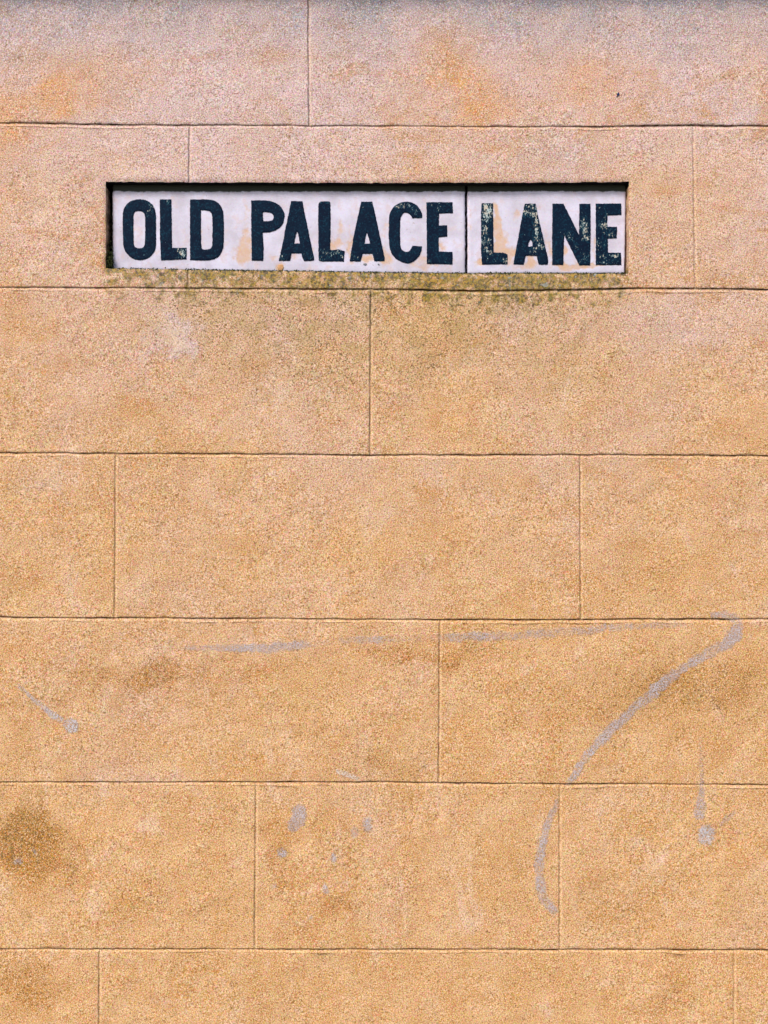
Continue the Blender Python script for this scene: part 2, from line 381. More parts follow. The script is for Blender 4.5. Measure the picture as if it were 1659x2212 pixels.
brown = spots(warpx, warpy, [(52,1812,98,60,1.1),(110,1868,66,50,.7),(15,1880,45,60,.35),(500,1440,280,38,.46),(905,1414,125,28,.66),(330,1475,120,40,.2),(240,1470,180,40,.35),(612,1860,26,110,.55),(690,1800,90,30,.25),(765,1850,24,70,.5),
        (725,1955,60,42,.6),(650,2010,55,40,.35),(820,1880,16,90,.25),(700,1760,80,50,.25),(900,1860,40,110,.35),(1450,1480,130,60,.5),(1260,1520,160,60,.3),(350,1960,210,45,.38),(40,2120,85,80,.55),(140,2160,80,60,.35),
        (625,2160,110,50,.4),(820,1655,110,40,.45),(1450,2150,130,50,.35),(1080,2130,140,50,.25),(1350,1950,200,60,.28),(1600,1480,80,70,.35),(120,1600,200,60,.25),(330,1560,160,50,.2),
        (530,770,170,70,.14),(690,800,140,80,.18),(430,800,130,50,.14),(1050,700,250,60,.16),(1250,900,200,80,.14),(400,1230,150,50,.18),(1250,1230,160,70,.16),(850,1960,60,140,-.1)])
fleck = spots(warpx, warpy, [(420,690,180,60,.55),(620,730,220,90,.7),(900,720,220,100,.7),(1180,700,220,90,.6),(690,830,160,60,.4),(500,640,350,40,.5),(1100,640,300,30,.6),(1210,840,120,120,.35),
        (60,1810,80,60,.5),(1450,1500,200,80,.35),(820,1650,120,50,.3),(700,110,60,40,.15)])
grey = 1.55 * np.interp(py + (fbm(px / 40, py / 40, 71) - .5) * 90 + (fbm(px / 160, py * 0, 72) - .5) * 110, [-420, -260, -40, 0, 35, 90, 170], [.0, .5, .9, .78, .50, .24, 0]) * np.interp(px, [0, 700, 1000, 1659], [.7, .8, 1, 1.05])  # shade below the string course put into the colour
inled = sstep(215, 240, px) * (1 - sstep(1345, 1368, px))
ledge = inled * sstep(576, 582, py) * (1 - sstep(622, 665, py)) * np.interp(py, [575, 592, 605, 630, 665], [.80, .66, .52, .32, .1])
ledge = ledge * np.interp(px, [220, 300, 430, 560, 700, 850, 1000, 1150, 1250, 1360], [.75, .72, 1.0, .8, .95, 1.05, 1.05, 1.1, 1.05, .9])
moss = ledge + spots(px, py, [(232,560,7,45,.5),(500,645,230,22,.12),(1050,655,260,32,.18),(1060,640,250,20,.16)])
course = sum((py > lin(l, px)).astype(int) for l in HL) - 1
blk = np.zeros_like(px)
for c_, js in VJ.items():
    m_ = course == c_
    for (xa, xb, dk) in js: blk[m_] += px[m_] > (xa + xb) / 2
tone = hash2(course + 40, blk, 13) - .5; tone2 = hash2(course + 40, blk, 29)
pinkA = pinkA + tone * .22; brown = brown + np.maximum(tone2 - .6, 0) * .30
I = np.arange(nx * nz).reshape(nz, nx)
q = np.stack([I[:-1, :-1], I[:-1, 1:], I[1:, 1:], I[1:, :-1]], -1).reshape(-1, 4)
cxm = (gx[:-1] + gx[1:]) / 2; czm = (gz[:-1] + gz[1:]) / 2
hole = ((czm[:, None] > bz) & (czm[:, None] < tz) & (cxm[None, :] > ox0) & (cxm[None, :] < ox1)).ravel()
q = q[~hole]
V = np.stack([x, dep, z], -1)
used = np.zeros(len(V), bool); used[q.ravel()] = True
remap = np.cumsum(used) - 1
lip = np.maximum(lip, spots(warpx, warpy, [(376,742,26,20,.55),(360,725,18,14,.4)]))
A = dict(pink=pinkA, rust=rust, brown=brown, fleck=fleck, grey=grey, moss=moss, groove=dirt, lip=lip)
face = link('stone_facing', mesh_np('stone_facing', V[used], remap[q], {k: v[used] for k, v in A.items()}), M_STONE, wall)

# the sunk panel: soffit, jambs, sill and back
RD, PD = .040, .017                                 # depth of the recess, depth of the plate's face
ci0, ci1 = int(np.argmin(np.abs(gx - ox0))), int(np.argmin(np.abs(gx - ox1)))
ri0, ri1 = int(np.argmin(np.abs(gz - bz))), int(np.argmin(np.abs(gz - tz)))
V3 = V.reshape(nz, nx, 3)
loop = [V3[ri1, c] for c in range(ci0, ci1 + 1)] + [V3[r, ci1] for r in range(ri1 - 1, ri0 - 1, -1)] + \
       [V3[ri0, c] for c in range(ci1 - 1, ci0 - 1, -1)] + [V3[r, ci0] for r in range(ri0 + 1, ri1)]
loop = np.array(loop); nL = len(loop)
steps = np.linspace(0, 1, 9)
RV, RA = [], []
cxr = (ox0 + ox1) / 2; czr = (tz + bz) / 2
for s in steps:
    L = loop.copy(); L[:, 1] = loop[:, 1] * (1 - s) + RD * s
    jit = (fbm(L[:, 0] * 130 + s * 9, L[:, 2] * 130, 81, 3) - .5) * .0022 * (s > 0)
    L[:, 2] += jit; L[:, 0] += jit
    RV.append(L)
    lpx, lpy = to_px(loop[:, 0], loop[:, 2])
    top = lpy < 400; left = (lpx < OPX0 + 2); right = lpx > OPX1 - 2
    g = np.where(top, 1.25, np.where(left, .42 + .28 * s, np.where(right, .02 + .25 * s, .75)))  # painted shade: strongest on the soffit, weakest on the right jamb
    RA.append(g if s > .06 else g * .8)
RV = np.concatenate(RV); RA = np.concatenate(RA)
RF = []
for k in range(len(steps) - 1):
    for i in range(nL):
        j = (i + 1) % nL; RF.append([k * nL + i, (k + 1) * nL + i, (k + 1) * nL + j, k * nL + j])
RF.append([(len(steps) - 1) * nL + i for i in range(nL)])
rpx, rpy = to_px(RV[:, 0], RV[:, 2]); zz = np.zeros(len(RV))
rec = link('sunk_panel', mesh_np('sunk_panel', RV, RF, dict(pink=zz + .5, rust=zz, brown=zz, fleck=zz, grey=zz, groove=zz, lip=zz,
      moss=np.where(rpx < OPX0 + 4, .22 + sstep(500, 590, rpy) * .5, 0) + np.where(rpy > 570, .5, 0), recess_shade=RA)), M_RECESS, wall)

# body of the wall behind the facing, with its ends
bm = bmesh.new()
box_bm(bm, WX0, WX1, .06, .34, WZ0 - .3, WZ1)
for (a, b) in ((WX0 - .02, WX0 + .004), (WX1 - .004, WX1 + .02)): box_bm(bm, a, b, .004, .342, WZ0 - .3, WZ1 + .002)
link('wall_body', bm_mesh('wall_body', bm), M_STONE, wall)
# projecting string course just above the picture, and the coping
def moulding(name, prof, x0, x1, n=220):
    verts, faces = [], []
    xs = np.linspace(x0, x1, n); m = len(prof)
    for i, xx in enumerate(xs):
        for (yy, zz_) in prof:
            jx = (vnoise(np.array([xx * 40]), np.array([zz_ * 50]), 91)[0] - .5) * .002
            verts.append((xx, yy + jx, zz_ + jx))
    for i in range(n - 1):
        for k in range(m - 1): faces.append([i * m + k, i * m + k + 1, (i + 1) * m + k + 1, (i + 1) * m + k])
    faces.append(list(range(m))); faces.append(list(range((n - 1) * m, n * m))[::-1])
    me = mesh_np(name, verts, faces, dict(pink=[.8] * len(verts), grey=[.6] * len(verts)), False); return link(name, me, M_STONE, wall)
SZ = Zf(-62)
moulding('string_course', [(.012, SZ), (-.030, SZ), (-.044, SZ + .006), (-.05, SZ + .018), (-.05, SZ + .075), (-.042, SZ + .09), (.012, SZ + .115)], WX0, WX1)
moulding('coping_stone', [(.38, WZ1 + .004), (-.06, WZ1 + .004), (-.06, WZ1 + .07), (.14, WZ1 + .13), (.38, WZ1 + .07)], WX0 - .05, WX1 + .05, 60)

# ------------------------------------------------------------------ faded paint left on the wall
def ribbon(name, pts, mat, label, blob=False):
    """pts: (px, py, width px, cover); a film of paint that follows the stone"""
    pts = np.array(pts, float); seg = np.hypot(*np.diff(pts[:, :2], axis=0).T); s = np.concatenate([[0], np.cumsum(seg)])
    # smooth the centre line
    n = max(6, int(s[-1] / 2.5)); u = np.linspace(0, s[-1], n)
    P4 = np.stack([np.interp(u, s, pts[:, i]) for i in range(4)], -1)
    ker = np.ones(9) / 9
    if n > 24:
        for i in range(2):
            e = np.concatenate([2 * P4[0, i] - P4[4:0:-1, i], P4[:, i], 2 * P4[-1, i] - P4[-2:-6:-1, i]])
            P4[:, i] = np.convolve(e, ker, 'valid')
    T = np.gradient(P4[:, :2], axis=0); T /= np.linalg.norm(T, axis=1)[:, None] + 1e-9
    N = np.stack([-T[:, 1], T[:, 0]], -1)
    rows = 13; w = np.linspace(-1, 1, rows)
    seed = int(abs(pts[0, 0])) % 97
    wid = P4[:, 2] * (.85 + .6 * (fbm(u / 12., u * 0, seed, 3) - .35)); off = (fbm(u / 18., u * 0, seed + 5, 3) - .5) * P4[:, 2] * .45
    p = P4[:, None, :2] + N[:, None, :] * (w[None, :, None] * wid[:, None, None] * .86 + off[:, None, None])
    end = np.minimum(sstep(0, 1, u / (P4[:, 2] * .5 + 1)), sstep(0, 1, (s[-1] - u) / (P4[:, 2] * .5 + 1)))
    cov = P4[:, 3:4] * (1 - np.abs(w)[None, :] ** 3 * 1.15) * end[:, None] - (1 - end[:, None]) * .3
    cov = cov - sstep(.5, 1, np.abs(w))[None, :] * .25
    xx = X(p[..., 0]).ravel(); zz_ = Zf(p[..., 1]).ravel()
    d, _, _ = relief(xx, zz_)
    v = np.stack([xx, d - .0007, zz_], -1); I2 = np.arange(n * rows).reshape(n, rows)
    f = np.stack([I2[:-1, :-1], I2[:-1, 1:], I2[1:, 1:], I2[1:, :-1]], -1).reshape(-1, 4)
    o = link(name, mesh_np(name, v, f, dict(cover=cov.ravel())), mat, wall)
    o['label'] = label; return o
ribbon('paint_streak', [(330,1398,9,.02),(370,1398,9,.12),(440,1399,10,.42),(520,1400,14,.72),(600,1399,17,.85),(655,1394,15,.7),(675,1390,12,.12),(720,1386,12,.08),(760,1383,12,.28),(820,1381,14,.46),(870,1379,12,.15),(930,1378,12,.1),(985,1376,16,.55),
        (1050,1375,16,.58),(1110,1372,15,.40),(1200,1366,15,.38),(1270,1361,14,.45),(1330,1356,14,.36),(1420,1349,12,.25),(1500,1346,10,.12)], M_FILM, 'long faint grey streak running nearly level under a joint')
ribbon('paint_streak', [(1530,1330,12,.4),(1560,1327,14,.55),(1586,1334,18,.7),(1592,1352,24,.85),(1586,1375,27,.9),(1562,1395,25,.85),(1530,1410,18,.75),(1490,1434,15,.7),(1430,1476,22,.82),(1370,1528,19,.7),
        (1340,1556,17,.75),(1290,1606,17,.8),(1255,1648,16,.8),(1238,1680,15,.7),(1228,1692,11,.28),(1222,1700,9,.1)], M_FILM, 'grey hooked streak sloping down to the left')
ribbon('paint_streak', [(1204,1722,8,.35),(1200,1742,11,.65),(1184,1780,13,.65),(1171,1825,16,.75),(1165,1868,18,.72),(1164,1905,17,.7),(1172,1936,17,.72),(1188,1960,17,.75),(1204,1976,13,.6)], M_FILM, 'grey curved arc beside an upright joint')
ribbon('paint_streak', [(38,1478,7,.35),(75,1512,10,.6),(110,1540,12,.75),(138,1560,14,.85)], M_FILM_BLUE, 'short bluish sloping streak at the left')
ribbon('paint_streak', [(134,1556,12,.6),(146,1562,22,1.0),(156,1566,28,1.15),(166,1568,22,1.0),(174,1568,10,.5)], M_FILM_BLUE, 'pale blue blob at the end of the sloping streak')
ribbon('paint_streak', [(1515,1590,9,.05),(1515,1640,9,.2),(1516,1700,9,.4),(1517,1725,13,.65),(1514,1748,20,.8),(1510,1762,22,.8),(1507,1774,14,.5)], M_FILM, 'grey drip running down across a joint')
ribbon('paint_streak', [(1524,1776,10,.3),(1526,1790,24,.7),(1527,1806,30,.95),(1527,1820,28,1.0),(1526,1832,18,.6)], M_FILM_BLUE, 'blunt grey blue blot below the drip')
ribbon('paint_streak', [(1552,1785,8,.3),(1575,1763,10,.35),(1590,1750,8,.25)], M_FILM, 'faint grey smear right of the blot')
for pts, mt, lb in [
    ([(660,1736,16,.6),(650,1752,26,.9),(638,1772,28,.95),(630,1788,20,.7),(625,1800,10,.4)], M_FILM, 'largest of the grey paint spots'),
    ([(610,1826,10,.5),(608,1840,18,.75),(604,1856,14,.55)], M_FILM, 'grey spot below the largest one'),
    ([(752,1800,14,.6),(768,1797,22,.85),(780,1793,14,.6)], M_FILM, 'grey spot left of a smudged pair'),
    ([(778,1792,16,.45),(795,1784,28,.6),(810,1782,22,.6)], M_FILM_BLUE, 'bluish smudge right of a grey spot'),
    ([(710,1850,12,.6),(722,1852,20,.8),(732,1852,12,.6)], M_FILM, 'small round grey spot in the middle of the group'),
    ([(692,1921,12,.5),(704,1920,20,.75),(714,1916,12,.5)], M_FILM_BLUE, 'lowest small bluish spot'),
    ([(586,1906,10,.4),(592,1914,15,.6),(594,1924,10,.4)], M_FILM, 'faint spot near the upright joint'),
    ([(66,1842,10,.4),(73,1838,14,.6),(80,1834,10,.4)], M_FILM, 'small spot on the brown stain'),
    ([(32,1852,14,.4),(37,1862,18,.55),(38,1874,14,.4)], M_FILM, 'faint spot at the left edge of the brown stain'),
    ([(668,1975,9,.4),(671,1981,11,.5),(673,1988,9,.4)], M_FILM, 'tiny faint spot at the bottom of the group')]:
    ribbon('paint_spot', pts, mt, lb)
ribbon('paint_scuff', [(722,1664,7,.5),(745,1669,11,.75),(765,1678,9,.6),(782,1684,7,.4)], M_FILM_WHITE, 'thin white scuff just above a joint')

def lump(name, outline, depth_off, thick, mat, parent, depth=0.0, label=None):
    """small raised chip with an irregular outline (survey px)"""
    bm = bmesh.new(); pts = [P(a, b, depth) for a, b in outline]
    cx_ = sum(p[0] for p in pts) / len(pts); cz_ = sum(p[1] for p in pts) / len(pts)
    y0 = depth + depth_off
    ring0 = [bm.verts.new((p[0], y0 + .0006, p[1])) for p in pts]
    ring1 = [bm.verts.new((cx_ + (p[0] - cx_) * .72, y0 - thick * random.uniform(.7, 1.2), cz_ + (p[1] - cz_) * .72)) for p in pts]
    c0 = bm.verts.new((cx_, y0 - thick, cz_)); n = len(pts)
    for i in range(n):
        j = (i + 1) % n
        bm.faces.new((ring0[i], ring0[j], ring1[j], ring1[i])); bm.faces.new((ring1[i], ring1[j], c0))
    bm.faces.new(ring0[::-1])
    o = link(name, bm_mesh(name, bm), mat, parent)
    if label: o['label'] = label
    return o
xf, zf = P(1334, 204); dfl = float(relief(np.array([xf]), np.array([zf]))[0][0])
lump('paint_fleck', [(1331.8,202),(1333.5,203),(1336,199),(1338.6,204),(1338.4,205.6),(1334.5,207.4),(1332.4,210.6),(1331.2,210),(1333,206)], dfl - .0008, .0012, M_NAVY, wall, 0, 'tiny dark blue fleck')

# ------------------------------------------------------------------ the two name plates
S = .6636
def plate(name, poly, label, worn, chips=()):
    """poly: 4 corners TL,TR,BR,BL in survey px at plate depth"""
    root = bpy.data.objects.new(name, None); COL.objects.link(root)
    bx, bzz = P((poly[2][0] + poly[3][0]) / 2, max(poly[2][1], poly[3][1]), PD)
    root.location = (bx, PD, bzz); tag(root, label, 'street sign', 'white name plates set in the wall recess')
    n = int((poly[1][0] - poly[0][0]) / 3.0); m = 70
    verts, at_w, at_d = [], [], []
    U, W = np.meshgrid(np.linspace(0, 1, n), np.linspace(0, 1, m))
    def bil(i): return (poly[0][i] * (1 - U) + poly[1][i] * U) * (1 - W) + (poly[3][i] * (1 - U) + poly[2][i] * U) * W
    qx, qy = bil(0), bil(1)
    ed = (U < .001) | (U > .999) | (W < .001) | (W > .999)
    qx = qx + np.where((U < .001) | (U > .999), (fbm(qy / 7, qx * 0, 5, 3) - .5) * 2.6, 0)
    qy = qy + np.where(W > .999, (fbm(qx / 9, qy * 0, 8, 3) - .5) * 3.2, 0)
    f = (DIST + PD) / DIST
    xx = (qx - CX) * K * f; zz_ = CZ - (qy - CY) * K * f
    el = np.minimum.reduce([np.abs(qx - poly[0][0]), np.abs(qx - poly[1][0]), np.abs(qy - bil(1)[-1:, :])])
    yy = PD + .0016 * np.exp(-(el / 2.2) ** 2) + (fbm(xx * 25, zz_ * 25, 15, 3) - .5) * .0010
    front = np.stack([xx, yy, zz_], -1).reshape(-1, 3) - np.array(root.location)
    wn_ = spots(qx.ravel() + (fbm(qx.ravel() / 20, qy.ravel() / 20, 3) - .5) * 22, qy.ravel() + (fbm(qx.ravel() / 20, qy.ravel() / 20, 4) - .5) * 22, worn) * 1.1 + .17
    top_shade = np.interp(qy.ravel() + (fbm(qx.ravel() / 25, qy.ravel() * 0, 14, 3) - .5) * 3, [408, 412, 416, 422], [1.3, .85, .4, 0.0])  # soffit's shadow painted along the top of the plate
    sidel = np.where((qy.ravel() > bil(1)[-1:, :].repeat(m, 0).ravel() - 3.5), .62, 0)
    shade_dirt = np.maximum(top_shade, sidel)
    I3 = np.arange(n * m).reshape(m, n)
    F = np.stack([I3[:-1, :-1], I3[1:, :-1], I3[1:, 1:], I3[:-1, 1:]], -1).reshape(-1, 4).tolist()
    ring = list(I3[0, :]) + list(I3[1:, -1]) + list(I3[-1, -2::-1]) + list(I3[-2:0:-1, 0])
    back = front[ring].copy(); back[:, 1] = RD - .0015 - PD
    off0 = len(front); nr = len(ring)
    for i in range(nr):
        j = (i + 1) % nr; F.append([int(ring[i]), int(ring[j]), off0 + j, off0 + i])
    F.append([off0 + i for i in range(nr)][::-1])
    VV = np.concatenate([front, back])
    me = mesh_np('slab', VV, [[int(a) for a in fc] for fc in F], dict(worn=np.concatenate([wn_, np.full(nr, .5)]), dirt=np.concatenate([shade_dirt, np.full(nr, .7)])))
    slab = link('slab', me, M_PLATE, root)
    return root, slab
R1, slab1 = plate('street_name_plate', [(243, 398.5), (1004.6, 399.5), (1005.2, 592.5), (243.4, 583.0)],
    'long white stone street plate lettered OLD PALACE in dark blue', [
    (282,500,9,40,.5),(330,552,40,10,.25),(305,540,10,10,.2),(425,500,10,14,.5),(430,535,16,12,.6),(360,495,10,40,.28),(440,455,8,20,.2),(500,550,30,12,.2),(530,540,16,40,.55),(533,470,8,50,.35),(590,560,14,10,.35),(605,578,9,7,.9),
    (620,500,8,60,.35),(672,560,8,25,.4),(632,555,18,10,.35),(720,535,18,16,.6),(733,500,8,30,.4),(757,520,10,40,.5),(760,560,8,14,.4),(795,555,16,14,.55),(833,500,8,50,.4),(832,560,16,18,.6),(920,560,30,10,.4),(930,470,8,60,.3),(912,575,40,8,.4),
    (956,530,12,14,.5),(900,520,18,20,.2),(505,525,12,25,.2),(560,560,60,8,.15),(690,460,8,30,.2),(500,590,300,5,.15)])
R2, slab2 = plate('street_name_plate', [(1010.2, 399.5), (1352.8, 398.0), (1348.6, 591.5), (1011.0, 592.5)],
    'short white stone street plate lettered LANE in worn dark blue, right of the crack', [
    (1013,480,5,90,.35),(1072,480,8,38,.95),(1078,530,14,22,.95),(1100,543,24,10,.85),(1097,560,10,16,.7),(1070,445,10,10,.4),(1118,466,9,12,.6),(1040,570,16,9,.6),(1048,505,4,50,.2),(1147,567,14,12,1.0),
    (1030,455,8,10,.3),(1180,510,8,60,.3),(1190,545,8,20,.4),(1218,545,9,16,.6),(1215,575,22,7,.8),(1260,572,40,6,.7),(1305,572,16,6,.5),(1282,540,5,40,.5),(1320,540,8,12,.2),(1335,500,8,40,.2),(1120,575,8,6,.4),(1165,450,8,12,.3)])

def smoothc(pts, it=2, cap=26):
    P_ = [(p[0], p[1], len(p) > 2) for p in pts]
    for k in range(it):
        out = []; n = len(P_)
        for i, p in enumerate(P_):
            if not p[2]: out.append(p); continue
            for q_ in (P_[i - 1], P_[(i + 1) % n]):
                d = math.hypot(q_[0] - p[0], q_[1] - p[1]); t = min(.25 * d, cap) / max(d, 1e-6)
                out.append((p[0] + (q_[0] - p[0]) * t, p[1] + (q_[1] - p[1]) * t, True))
        P_ = out
    return [(p[0], p[1]) for p in P_]
def resample(pts, step):
    out = []
    for i, p in enumerate(pts):
        q_ = pts[(i + 1) % len(pts)]; d = math.hypot(q_[0] - p[0], q_[1] - p[1]); n = max(1, int(d / step))
        out += [(p[0] + (q_[0] - p[0]) * k / n, p[1] + (q_[1] - p[1]) * k / n) for k in range(n)]
    return out
def inside(pt, loops):
    c = False
    for L in loops:
        n = len(L); j = n - 1
        for i in range(n):
            if (L[i][1] > pt[1]) != (L[j][1] > pt[1]) and pt[0] < (L[j][0] - L[i][0]) * (pt[1] - L[i][1]) / (L[j][1] - L[i][1]) + L[i][0]: c = not c
            j = i
    return c
def letter(root, slab, ox, oy, sc, loops, wear, label):
    loops_px = []
    for li, L in enumerate(loops):
        R_ = resample([((ox + u * sc) * S, (oy + v * sc) * S) for (u, v) in smoothc(L)], 1.6)
        a = np.array(R_); sd_ = int(ox + li * 7)
        a[:, 0] += (fbm(a[:, 0] / 3 + 50, a[:, 1] / 3, sd_, 2) - .5) * 1.5; a[:, 1] += (fbm(a[:, 0] / 3, a[:, 1] / 3 + 90, sd_ + 3, 2) - .5) * 1.5
        loops_px.append([tuple(p) for p in a])
    allp = [p for L in loops_px for p in L]; edges = []; o = 0
    for L in loops_px:
        edges += [(o + i, o + (i + 1) % len(L)) for i in range(len(L))]; o += len(L)
    xs = [p[0] for p in allp]; ys = [p[1] for p in allp]
    bpts = np.array(allp)
    for gx_ in np.arange(min(xs) + 1.2, max(xs), 2.6):
        for gy_ in np.arange(min(ys) + 1.2, max(ys), 2.6):
            if inside((gx_, gy_), loops_px) and np.min(np.hypot(bpts[:, 0] - gx_, bpts[:, 1] - gy_)) > 1.0: allp.append((gx_ + random.uniform(-.4, .4) * .5, gy_ + random.uniform(-.4, .4) * .5))
    vo, eo, fo, vi, _, _ = delaunay_2d_cdt([Vector(p) for p in allp], edges, [], 0, 1e-5)
    tris = [f for f in fo if inside(((vo[f[0]][0] + vo[f[1]][0] + vo[f[2]][0]) / 3, (vo[f[0]][1] + vo[f[1]][1] + vo[f[2]][1]) / 3), loops_px)]
    pxs = np.array([v[0] for v in vo]); pys = np.array([v[1] for v in vo])
    f = (DIST + PD) / DIST; loc = root.location
    xx = (pxs - CX) * K * f; zz_ = CZ - (pys - CY) * K * f
    bd = np.array([np.min(np.hypot(bpts[:, 0] - a, bpts[:, 1] - b)) for a, b in zip(pxs, pys)])
    yy = PD - .0016 + .0008 * np.exp(-(bd / 1.0) ** 2) + (fbm(xx * 25, zz_ * 25, 15, 3) - .5) * .0010
    we = np.clip(spots(pxs, pys, wear) + .02, 0, 1)
    n = len(vo)
    verts = [(xx[i] - loc.x, yy[i] - loc.y, zz_[i] - loc.z) for i in range(n)] + [(xx[i] - loc.x, .0022, zz_[i] - loc.z) for i in range(n)]
    faces = []; cnt = {}
    for t in tris:
        a, b, c = t
        ar = (pxs[b] - pxs[a]) * (pys[c] - pys[a]) - (pxs[c] - pxs[a]) * (pys[b] - pys[a])
        if ar < 0: a, b, c = a, c, b
        faces.append([a, c, b][::-1] if False else [a, c, b])
        for e in ((a, c), (c, b), (b, a)): cnt[e] = 1
    for e in list(cnt):
        if (e[1], e[0]) not in cnt: faces.append([e[1], e[0], n + e[0], n + e[1]])
    me = mesh_np('letter', verts, faces, dict(wear=np.concatenate([we, we])), False)
    o_ = link('letter', me, M_LETTER, root); o_['label'] = label
    return o_
s = 1
cA, cB, cC, cD, cE = (340, 580, .24111), (780, 580, .24111), (1120, 580, .24111), (1500, 580, .18083), (1760, 580, .19289)
def wr(c, lst): return [((c[0] + u * c[2]) * S, (c[1] + v * c[2]) * S, r1 * c[2] * S, r2 * c[2] * S, a) for (u, v, r1, r2, a) in lst]
letter(R1, slab1, *cA, [[(247,480,s),(262,415,s),(300,348,s),(370,300,s),(460,282,s),(560,293,s),(632,336,s),(677,400,s),(695,490,s),(697,700),(696,930,s),(672,1002,s),(622,1058,s),(560,1096,s),(480,1109,s),(400,1096,s),(328,1050,s),(278,985,s),(256,920,s),(247,700)],
    [(392,500,s),(404,460,s),(430,444,s),(500,444,s),(537,470,s),(549,520,s),(551,700),(547,900,s),(527,937,s),(490,947,s),(440,944,s),(408,927,s),(393,880,s),(391,700)]],
    wr(cA, [(650,390,60,70,.62),(610,480,60,50,.5),(600,560,40,40,.35),(345,690,25,70,.35),(570,1050,50,30,.4),(350,1060,40,30,.25)]), 'round letter O')
letter(R1, slab1, *cA, [[(748,288),(903,288),(908,600),(912,942),(1108,942),(1108,1095),(765,1110),(750,800)]],
    wr(cA, [(1060,1010,70,70,.95),(1010,975,50,30,.6),(870,320,40,50,.55),(780,1095,30,20,.5),(1000,1080,50,30,.5),(780,340,30,60,.3)]), 'letter L with a chipped foot, beside D')
letter(R1, slab1, *cA, [[(1155,288),(1400,287,s),(1480,298,s),(1552,343,s),(1597,420,s),(1610,520,s),(1613,700),(1610,900,s),(1587,992,s),(1542,1062,s),(1470,1102,s),(1370,1113,s),(1157,1105)],
    [(1305,432),(1390,436,s),(1442,464,s),(1459,510,s),(1459,700),(1457,900,s),(1441,947,s),(1400,964,s),(1325,966,s),(1306,930,s),(1303,700)]],
    wr(cA, [(1180,1085,40,30,.4),(1250,790,30,25,.35),(1550,560,50,120,.15)]), 'letter D')
letter(R1, slab1, *cB, [[(158,302),(330,298),(420,309,s),(500,338,s),(568,393,s),(606,470,s),(608,540,s),(582,622,s),(530,682,s),(450,720,s),(380,734,s),(312,736),(318,850),(325,960),(318,1115),(165,1112),(157,700)],
    [(309,465,s),(330,457,s),(400,459,s),(441,479,s),(462,520,s),(446,567,s),(400,580),(322,580)]],
    wr(cB, [(540,380,50,40,.42),(290,1095,40,20,.25)]), 'letter P')
letter(R1, slab1, *cB, [[(695,312),(848,312),(870,430),(925,700),(975,940),(1008,1088,s),(1002,1116,s),(870,1118),(845,1075),(835,1015),(698,1015),(693,1070),(680,1115),(530,1115),(570,930),(620,680),(665,460)],
    [(775,720),(795,770),(813,881),(737,883),(750,810)]],
    wr(cB, [(565,1060,45,60,.85),(670,1060,40,40,.4),(980,1070,40,60,.5),(920,1040,60,40,.35),(700,390,30,40,.35),(835,390,30,40,.4)]), 'letter A beside P')
letter(R1, slab1, *cB, [[(1066,312,s),(1218,311,s),(1226,345),(1228,640),(1222,965),(1240,974),(1330,962),(1418,985),(1413,1050),(1408,1124),(1078,1124,s),(1065,1100,s),(1062,700),(1061,430)]],
    wr(cB, [(1330,1020,90,60,.75),(1200,1010,60,60,.55),(1120,1000,60,60,.4),(1100,1100,60,40,.5),(1190,330,40,30,.5),(1080,330,20,20,.4),(1390,1090,40,40,.4)]), 'letter L with a flecked foot, in the middle of PALACE')
letter(R1, slab1, *cC, [[(232,318),(378,318),(410,440),(470,720),(520,950),(547,1070),(543,1120),(410,1122),(385,1030),(365,1022),(250,1022),(238,1060),(222,1125),(75,1122),(90,1020),(130,780),(190,500)],
    [(308,736),(330,800),(349,881),(277,886),(290,800)]],
    wr(cC, [(130,1080,60,40,.6),(370,360,30,60,.5),(250,390,40,40,.35),(450,940,50,60,.2)]), 'letter A beside C')
letter(R1, slab1, *cC, [[(1053,538),(920,540),(900,505,s),(870,474,s),(820,461,s),(774,498,s),(757,560,s),(756,740),(757,920,s),(788,977,s),(840,999,s),(882,986,s),(905,945,s),(925,913),(1050,920),(1046,980,s),(1017,1050,s),(962,1111,s),(900,1146,s),(850,1153,s),(780,1136,s),(700,1091,s),(638,1020,s),(608,930,s),(602,750),(608,500,s),(638,423,s),(700,357,s),(780,323,s),(860,316,s),(932,333,s),(1002,383,s),(1042,450,s),(1057,500,s)]],
    wr(cC, [(860,370,120,50,.62),(970,450,60,60,.62),(740,390,80,50,.5),(660,460,30,40,.5),(1010,510,40,40,.4),(1030,940,30,30,.35)]), 'letter C')
letter(R1, slab1, *cC, [[(1112,325),(1465,325),(1467,470),(1280,478),(1280,640),(1390,635),(1393,790),(1278,798),(1278,990),(1465,995),(1465,1165),(1118,1158),(1115,700)]],
    wr(cC, [(1280,390,60,60,.5),(1410,370,60,40,.45),(1150,350,40,40,.4),(1270,510,20,50,.4),(1340,1130,100,30,.45),(1150,1120,40,50,.45),(1250,1080,40,30,.3)]), 'letter E at the end of PALACE')
letter(R2, slab2, *cD, [[(375,452),(578,455),(580,700),(590,1340),(765,1343),(840,1370),(840,1550),(380,1555),(365,1330),(362,700)]],
    wr(cD, [(470,520,120,120,.85),(430,720,90,150,.7),(500,640,90,140,.7),(420,960,70,120,.7),(440,1130,120,100,.75),(430,1280,110,90,.6),(520,1330,60,60,.6),(700,1450,130,80,.45),(430,1480,60,60,.5),(800,1500,50,60,.55)]), 'letter L heavily flecked, first of LANE')
